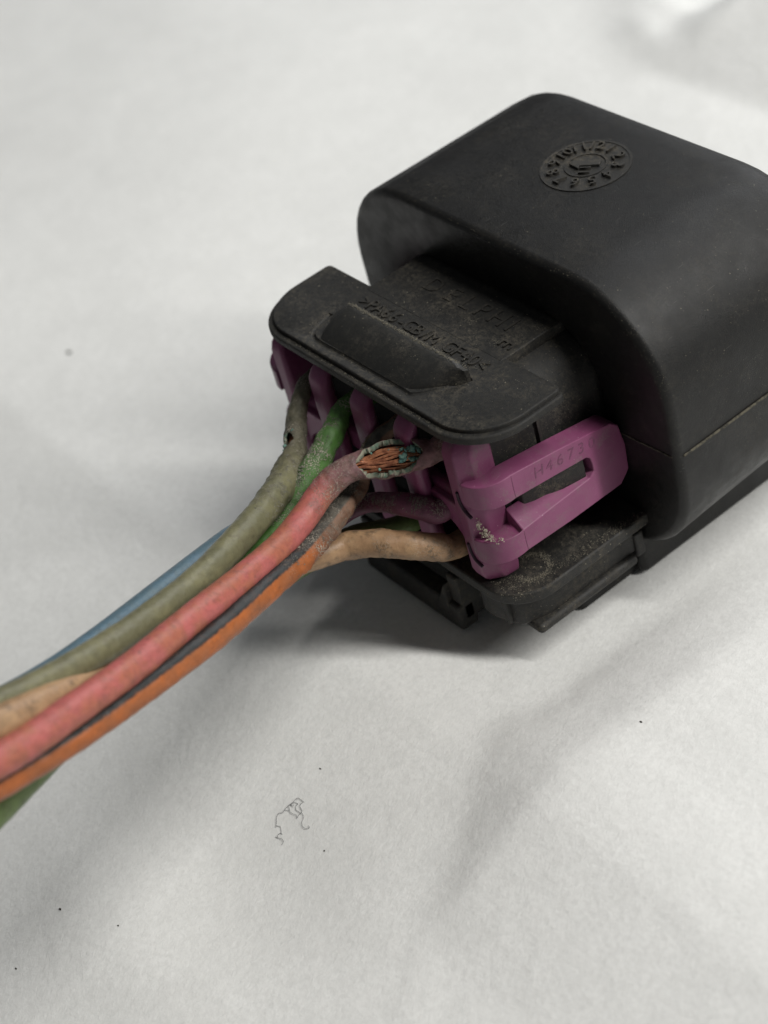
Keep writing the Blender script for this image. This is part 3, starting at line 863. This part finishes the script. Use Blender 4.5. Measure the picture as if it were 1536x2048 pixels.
def clip(sgn):
    mx = lambda x: x if sgn > 0 else 2 * RX - x
    bm = bmesh.new()
    # flat side loop: polygon with a window, in the YZ plane
    outer = [(2.5, 8.55), (6.5, 7.95), (11.3, 7.15), (11.95, 6.55), (12.25, 4.6), (12.15, 2.5), (11.3, 1.66), (6.5, 1.64), (2.5, 1.8)]
    window = [(2.5, 6.5), (5.5, 6.15), (8.7, 5.76), (9.06, 5.5), (9.16, 4.9), (9.16, 4.3), (8.7, 3.95), (5.5, 3.8), (2.5, 3.62)]
    lift = {(8.7, 3.95): 0.1, (5.5, 3.8): 0.75, (2.5, 3.62): 1.15}
    lay = []
    for x in (2.75, 4.4):
        deep = x < 3
        lay.append([[bm.verts.new((mx(x), y, z + (lift.get((y, z), 0) if deep else 0))) for y, z in row] for row in (outer, window)])
    n = len(outer)
    for i in range(n - 1):
        for L in lay:
            bm.faces.new((L[0][i], L[0][i + 1], L[1][i + 1], L[1][i]))
        for w in (0, 1):
            bm.faces.new((lay[0][w][i], lay[0][w][i + 1], lay[1][w][i + 1], lay[1][w][i]))
    # curved bands
    def band(za0, za1, zb0, zb1, w0, w1, i):
        """za: bottom/top at the side, zb: bottom/top at the front; w0,w1 the bottom/top rows (0 outer, 1 window) and i the vertex at the side"""
        prev = (lay[0][w0][i], lay[1][w0][i], lay[1][w1][i], lay[0][w1][i])
        K = 12
        for k in range(1, K + 1):
            t = k / K
            a = math.radians(90 * t)
            co, si = math.cos(a), math.sin(a)
            ci = (1.95 + 2.45 * co, 2.5 - 2.5 * si)
            inn = (1.95 + 0.80 * co, 2.5 - 0.85 * si)
            b = za0 + (zb0 - za0) * t
            c = za1 + (zb1 - za1) * t
            b -= 0.12 * math.sin(math.pi * t)
            cur = (bm.verts.new((mx(inn[0]), inn[1], b)), bm.verts.new((mx(ci[0]), ci[1] - 0.10, b)),
                   bm.verts.new((mx(ci[0]), ci[1] - 0.10, c)), bm.verts.new((mx(inn[0]), inn[1], c)))
            for q in range(4):
                bm.faces.new((prev[q], prev[(q + 1) % 4], cur[(q + 1) % 4], cur[q]))
            prev = cur
        bm.faces.new(prev)
    band(6.5, 8.55, 6.45, 8.25, 1, 0, 0)
    band(1.8, 3.62, 1.35, 3.35, 0, 1, n - 1)
    o = from_bm("clip_loop", bm, M_PURPLE, ret)
    bevel(o, 0.16, 3, 38)
    return o
cl = clip(1)
cl["label"] = "purple clip loop with a window, wrapped round the right side"
clip(-1)
for za, zb in ((6.55, 8.45), (1.9, 3.55)):
    thread("mould_line", [(4.40, 2.5, za), (4.405, 2.48, (za + zb) / 2), (4.40, 2.5, zb)], 0.022, M_PRINT, ret, sides=5)
lettering(("printed_character", 0.95), [("H46730", 1.25, (4.395, 7.1, 6.98), (0, 1, -0.14), (0, 0.05, 1))], M_PRINT, ret, 0.02, 0.02)
for pts in ([(1.35, -0.03, 7.25), (1.42, -0.05, 6.5), (1.75, -0.06, 5.85), (2.35, -0.02, 5.4)], [(1.05, -0.03, 2.45), (1.2, -0.05, 1.7), (1.55, -0.06, 1.15), (2.1, 0.0, 0.8)]):
    thread("slit_shade", pts, 0.13, M_SLIT_SHADE, ret, sides=8)  # half-buried dark threads draw the slits' shade, nothing is cut
grains("dust_crumbs", [((2.45, 0.30, 4.6), (0.07, 0.10, 0.22), 60), ((2.6, 0.5, 3.9), (0.12, 0.14, 0.14), 90), ((3.1, 0.55, 3.66), (0.32, 0.14, 0.05), 90), ((3.9, 0.9, 3.68), (0.15, 0.1, 0.03), 16)], 0.045, M_DUST, ret, 15)

# ------------------------------------------------------------------ wires
WD = {}
for k, pts in WIRE_PATHS.items():
    # the wires run on past the picture's left edge
    last, prev = Vector(pts[-1][:3]), Vector(pts[-2][:3])
    d = (last - prev).normalized()
    for run, sag in ((25, 1.5), (55, 7.0), (90, 20.0)):
        q = last + d * run - Vector((0, 0, sag))
        pts.append((q.x, q.y, q.z, pts[-1][3]))
    WD[k] = frames(catmull(pts, 0.22))
VIEW = Vector((0.69, -0.36, 0.62))

def nearest_s(fr, p):
    p = Vector(p)
    return min(fr, key=lambda f: (f[0] - p).length)[5]

def wire(key, label, mat, gnarl=0.03, wear=(3.0, 12.0, 1.0), opening=None, lane=None):
    fr = WD[key]
    s_face = min(fr, key=lambda f: abs(f[0].y))[5]
    seed = Vector((hash_(key) * 3.1, hash_(key) * 7.7, 0))
    def rough(q, s, a):
        near = 1 - smooth(s_face + wear[0], s_face + wear[1], s)
        return gnarl * (0.35 + near) * (noise.noise(q * 0.9 + seed) + 0.7 * noise.noise(q * 2.2 + seed) + 0.35 * noise.noise(q * 6 + seed))
    def wearf(q, s, d):
        w = wear[2] * (1 - smooth(s_face + wear[0], s_face + wear[1], s))
        if opening:
            so0, so1, d0 = opening['s0'], opening['s1'], opening['dir']
            ds = max(0.0, so0 - s, s - so1)
            ang = max(0.0, math.acos(max(-1, min(1, d.dot(d0)))) - opening['half'])
            w = max(w, 1.0 - 0.35 * ds - 0.5 * ang)
        return max(0.0, min(1.0, w))
    cut = None
    sides = 28
    if opening:
        sides = 56
        def cut(s, d, tan):
            if not (opening['s0'] < s < opening['s1']):
                return False
            u = (s - opening['s0']) / (opening['s1'] - opening['s0'])
            od = opening['dir']
            od = (od - tan * od.dot(tan)).normalized()
            ang = math.acos(max(-1, min(1, d.dot(od))))
            prof = min(1.0, u / 0.22, (1 - u) / 0.15) if opening.get('hex') else math.sin(math.pi * u) ** 0.6
            lim = opening['half'] * prof * (1 + 0.22 * noise.noise(Vector((s * 2.2, d.x * 5, d.z * 5))) + 0.07 * noise.noise(Vector((s * 7, d.x * 14, d.z * 14))))
            return ang < lim
    if opening:
        # finer rings near the opening
        fine = frames(catmull(WIRE_PATHS[key], 0.09))
        fr2 = fine
    else:
        fr2 = fr
    me = tube_mesh("wire", fr2, sides, rough, not opening, wearf, cut, lane)
    o = link("wire", me, mat, origin=tuple(fr[0][0]))
    tag(o, label, "wire", "wires running out of the purple retainer")
    if opening:
        m = o.modifiers.new("thickness", 'SOLIDIFY')
        m.thickness = opening['thick'] * MM
        m.offset = -1
        m.use_rim = True
        me.materials.append(M_CRUST)
        m.material_offset_rim = 1
        m.material_offset = 0
    return o

def hash_(k):
    return sum(ord(c) for c in k) % 17 * 0.37

fp = WD['pink']
po = dict(s0=nearest_s(fp, PINK_OPEN[1]), s1=nearest_s(fp, PINK_OPEN[0]), dir=Vector((0.50, -0.47, 0.73)).normalized(), half=1.20, thick=0.36, hex=True)
if po['s0'] > po['s1']:
    po['s0'], po['s1'] = po['s1'], po['s0']
fo = WD['olive']
oc = nearest_s(fo, OLIVE_HOLE)
oo = dict(s0=oc - 0.75, s1=oc + 0.75, dir=OLIVE_DIR, half=0.55, thick=0.2)

M_OLIVE = wire_sheath("olive_grey_sheath", (0.185, 0.175, 0.095), (0.145, 0.14, 0.08), (0.09, 0.075, 0.045), 0.5, powder=0.8)
M_GREEN = wire_sheath("bright_green_sheath", (0.095, 0.25, 0.045), (0.075, 0.19, 0.04), (0.06, 0.08, 0.04), 0.3, powder=1.5)
M_ORANGE = wire_sheath("orange_sheath_black_stripe", (0.40, 0.115, 0.028), (0.32, 0.105, 0.035), (0.10, 0.05, 0.03), 0.3, stripe=(0.85, (0.016, 0.018, 0.018)), powder=1.0)
M_PINK = wire_sheath("pink_sheath", (0.44, 0.12, 0.108), (0.38, 0.125, 0.075), (0.13, 0.06, 0.045), 0.6, powder=0.5, worn=((0.07, 0.06, 0.06), (0.17, 0.115, 0.125)))
M_TAN = wire_sheath("tan_sheath", (0.42, 0.265, 0.145), (0.33, 0.20, 0.11), (0.09, 0.065, 0.04), 0.95, powder=0.5)
M_BLUE = wire_sheath("grey_blue_sheath", (0.09, 0.155, 0.205), (0.09, 0.145, 0.175), (0.1, 0.1, 0.08), 0.35)
M_MAUVE = wire_sheath("mauve_sheath", (0.20, 0.06, 0.115), (0.17, 0.055, 0.10), (0.07, 0.05, 0.05), 0.35, powder=1.2)
M_MOSS = wire_sheath("moss_green_sheath", (0.13, 0.19, 0.06), (0.10, 0.145, 0.05), (0.05, 0.055, 0.03), 0.5, powder=0.4)

w_olive = wire('olive', "olive grey wire with a small corroded hole near its top end", M_OLIVE, 0.10, (4, 16, 0.75), oo)
w_green = wire('green', "bright green wire caked with pale dust between two purple fingers", M_GREEN, 0.12, (5, 40, 0.48))
w_orange = wire('orange', "orange wire with a broad black stripe running below the pink one", M_ORANGE, 0.14, (7, 17, 0.85), None, Vector((0.40, -0.38, 0.90)).normalized())
w_pink = wire('pink', "pink wire split open to bare copper beside the purple post", M_PINK, 0.07, (4.8, 11.0, 0.92), po)
w_tan = wire('tan', "light tan wire coming out under the purple arch, lowest at the plug", M_TAN, 0.06, (6, 12, 0.25))
w_blue = wire('blue', "grey blue wire along the outer edge behind the olive one", M_BLUE, 0.03, (4, 10, 0.3))
w_mauve = wire('mauve', "dull mauve wire passing between the open pink wire and the tan one", M_MAUVE, 0.04, (4, 9, 0.45))
w_moss = wire('moss', "moss green wire emerging below the bundle at the lower left", M_MOSS, 0.04, (3, 9, 0.2))

# bare copper strands in the openings
def strands(owner, key, s0, s1, n, rad, spread, direction, seed):
    rnd = random.Random(seed)
    fr = [f for f in WD[key] if s0 <= f[5] <= s1]
    d0 = direction
    for k in range(n):
        base = (k + 0.5) / n * 2 - 1
        ph = rnd.uniform(0, 6)
        pts = []
        for f in fr[::3]:
            p, r, t, n1, n2, s = f
            side = t.cross(d0).normalized()
            up = side.cross(t).normalized()
            if up.dot(d0) < 0:
                up = -up
            a = base * spread
            lift = math.cos(a * 1.35) * r * 0.40
            wob = 0.06 * math.sin(s * 2.1 + ph) + 0.05 * noise.noise(Vector((s * 1.2, k * 3.3, 0)))
            pts.append(tuple(p + side * (math.sin(a) * r * 0.62 + wob) + up * (lift - 0.10 + wob)))
        if len(pts) > 2:
            thread("copper_strand", pts, rad * rnd.uniform(0.8, 1.15), M_COPPER, owner, sides=8, step=0.2, jitter=0.15)

strands(w_pink, 'pink', po['s0'] - 0.8, po['s1'] + 0.8, 11, 0.105, 1.3, po['dir'], 3)
strands(w_olive, 'olive', oo['s0'] - 0.5, oo['s1'] + 0.5, 5, 0.12, 0.9, oo['dir'], 5)

# blobs of green corrosion among the strands and along the torn edge
def blobs(name, owner, key, sa, sb, direction, n, size, mat, lo, hi, seed, off=0.62, kind=None):
    rnd = random.Random(seed)
    fr = [f for f in WD[key] if sa <= f[5] <= sb]
    bm = bmesh.new()
    for _ in range(n):
        p, r, t, n1, n2, s = rnd.choice(fr)
        side = t.cross(direction).normalized()
        up = side.cross(t).normalized()
        if up.dot(direction) < 0:
            up = -up
        a = rnd.triangular(lo, hi, hi) * rnd.choice((-1, 1))
        c = p + (side * math.sin(a) + up * math.cos(a)) * r * off + t * rnd.uniform(-0.1, 0.1)
        g = bmesh.ops.create_icosphere(bm, subdivisions=2, radius=size * rnd.uniform(0.5, 1.3))
        st = Vector((rnd.uniform(0.4, 1.6), rnd.uniform(0.4, 1.6), rnd.uniform(0.4, 1.3)))
        for v in g['verts']:
            v.co = c + Vector((v.co.x * st.x, v.co.y * st.y, v.co.z * st.z)) * (1 + 0.8 * noise.noise(v.co * 16 + c * 3))
    o = from_bm(name, bm, mat, owner)
    o["kind"] = "stuff"
    return o

sp0, sp1 = po['s0'], po['s1']
blobs("green_corrosion", w_pink, 'pink', sp0 + 0.1, sp0 + 1.5, po['dir'], 20, 0.17, M_VERDIGRIS, 0.0, 0.7, 2, 0.56)
blobs("green_corrosion", w_pink, 'pink', sp0 + 1.0, sp1 - 0.8, po['dir'], 5, 0.08, M_VERDIGRIS, 0.5, 0.9, 4, 0.7)
blobs("green_corrosion", w_olive, 'olive', oo['s0'] - 0.2, oo['s1'] + 0.2, oo['dir'], 12, 0.09, M_VERDIGRIS, 0.35, 0.6, 6, 0.96)

# loose white powder lying on the corroded wires
def powder(owner, key, s0, s1, direction, n, size, spread, seed, mat=M_POWDER):
    rnd = random.Random(seed)
    fr = [f for f in WD[key] if s0 <= f[5] <= s1]
    bm = bmesh.new()
    for _ in range(int(n * 1.8)):
        p, r, t, n1, n2, s = rnd.choice(fr)
        side = t.cross(direction).normalized()
        up = side.cross(t).normalized()
        if up.dot(direction) < 0:
            up = -up
        a = rnd.gauss(0, spread)
        c = p + (side * math.sin(a) + up * math.cos(a)) * r * 1.01 + t * rnd.uniform(-0.1, 0.1)
        if noise.noise(c * 1.6 + Vector((seed, 0, 0))) + 0.25 * noise.noise(c * 5) + rnd.gauss(0, 0.16) < 0.08:
            continue
        q = 0.8 * size * (0.3 + 1.5 * rnd.random() ** 3)
        vs = [bm.verts.new(c + Vector(d) * q * rnd.uniform(0.5, 1.6)) for d in ((1, 0, 0), (0, 1, 0), (-1, 0, 0), (0, -1, 0), (0, 0, 1), (0, 0, -1))]
        for i in range(4):
            bm.faces.new((vs[i], vs[(i + 1) % 4], vs[4]))
            bm.faces.new((vs[(i + 1) % 4], vs[i], vs[5]))
    o = from_bm("powder_grains", bm, mat, owner, smooth=False)
    o["kind"] = "stuff"

UPV = Vector((0.45, -0.3, 0.84)).normalized()
def s_at(key, x, y):
    return min(WD[key], key=lambda f: abs(f[0].y - y))[5]
powder(w_green, 'green', s_at('green', 0, -1), s_at('green', 0, -7), (VIEW + Vector((-0.5, -0.5, -0.2))).normalized(), 4200, 0.030, 0.5, 1)
powder(w_olive, 'olive', s_at('olive', 0, -5.4), s_at('olive', 0, -11), VIEW, 3600, 0.028, 0.6, 2)
powder(w_mauve, 'mauve', s_at('mauve', 0, 0.5) + 1.5, s_at('mauve', 0, 0.5) + 5.5, UPV, 2200, 0.03, 0.4, 3)
powder(w_orange, 'orange', s_at('orange', 0, -1), s_at('orange', 0, -12), VIEW, 3600, 0.028, 0.8, 4)
powder(w_pink, 'pink', s_at('pink', 0, -3), s_at('pink', 0, -8), VIEW, 700, 0.026, 0.7, 5)

# ------------------------------------------------------------------ lint and specks lying on the paper
M_LINT = solid("grey_fibre", (0.22, 0.22, 0.225), 0.8)
lint = None
bm = bmesh.new()
me_all = []
x0 = sum(p[0] for t in LINT_PATHS for p in t) / sum(len(t) for t in LINT_PATHS)
y0 = sum(p[1] for t in LINT_PATHS for p in t) / sum(len(t) for t in LINT_PATHS)
lint = empty("lint_tuft", (x0, y0, paper_height(x0, y0)))
tag(lint, "tiny curled grey lint fibre lying on the paper below the wires", "lint")
for i, t in enumerate(LINT_PATHS):
    pts = [(x, y, paper_height(x, y) + 0.06 + 0.10 * abs(noise.noise(Vector((x * 2, y * 2, i))))) for x, y in t]
    thread("fibre", pts, 0.016, M_LINT, lint, sides=5, step=0.12)
bm.free()

M_SPECK = solid("dark_grit", (0.035, 0.03, 0.022), 0.8)
SPECK_LABELS = ["largest dark speck on the paper, far left of the plug", "dark speck on the paper to the right, below the shell",
                "small speck on the paper just above the curled lint", "dark speck near the lower left corner below the wires",
                "small speck on the paper just below the curled lint", "dark speck at the left edge near the bottom corner",
                "small speck on the paper right of the lower left one", "faint speck below and left of the right-hand speck",
                "tiny grain near the left bottom, lowest in the picture"]
for i, (x, y, r) in enumerate(SPECK_SPOTS[:7]):
    bm = bmesh.new()
    bmesh.ops.create_icosphere(bm, subdivisions=2, radius=1)
    for v in bm.verts:
        v.co = v.co * (1 + 0.5 * noise.noise(v.co * 1.3 + Vector((i * 5, 0, 0))))
        v.co = Vector((x + v.co.x * r * 0.75, y + v.co.y * r * 0.5, paper_height(x, y) + 0.02 + v.co.z * r * 0.4))
    o = from_bm("grit_speck", bm, M_SPECK, origin=(x, y, paper_height(x, y)))
    tag(o, SPECK_LABELS[i], "speck", "specks of grit on the paper")
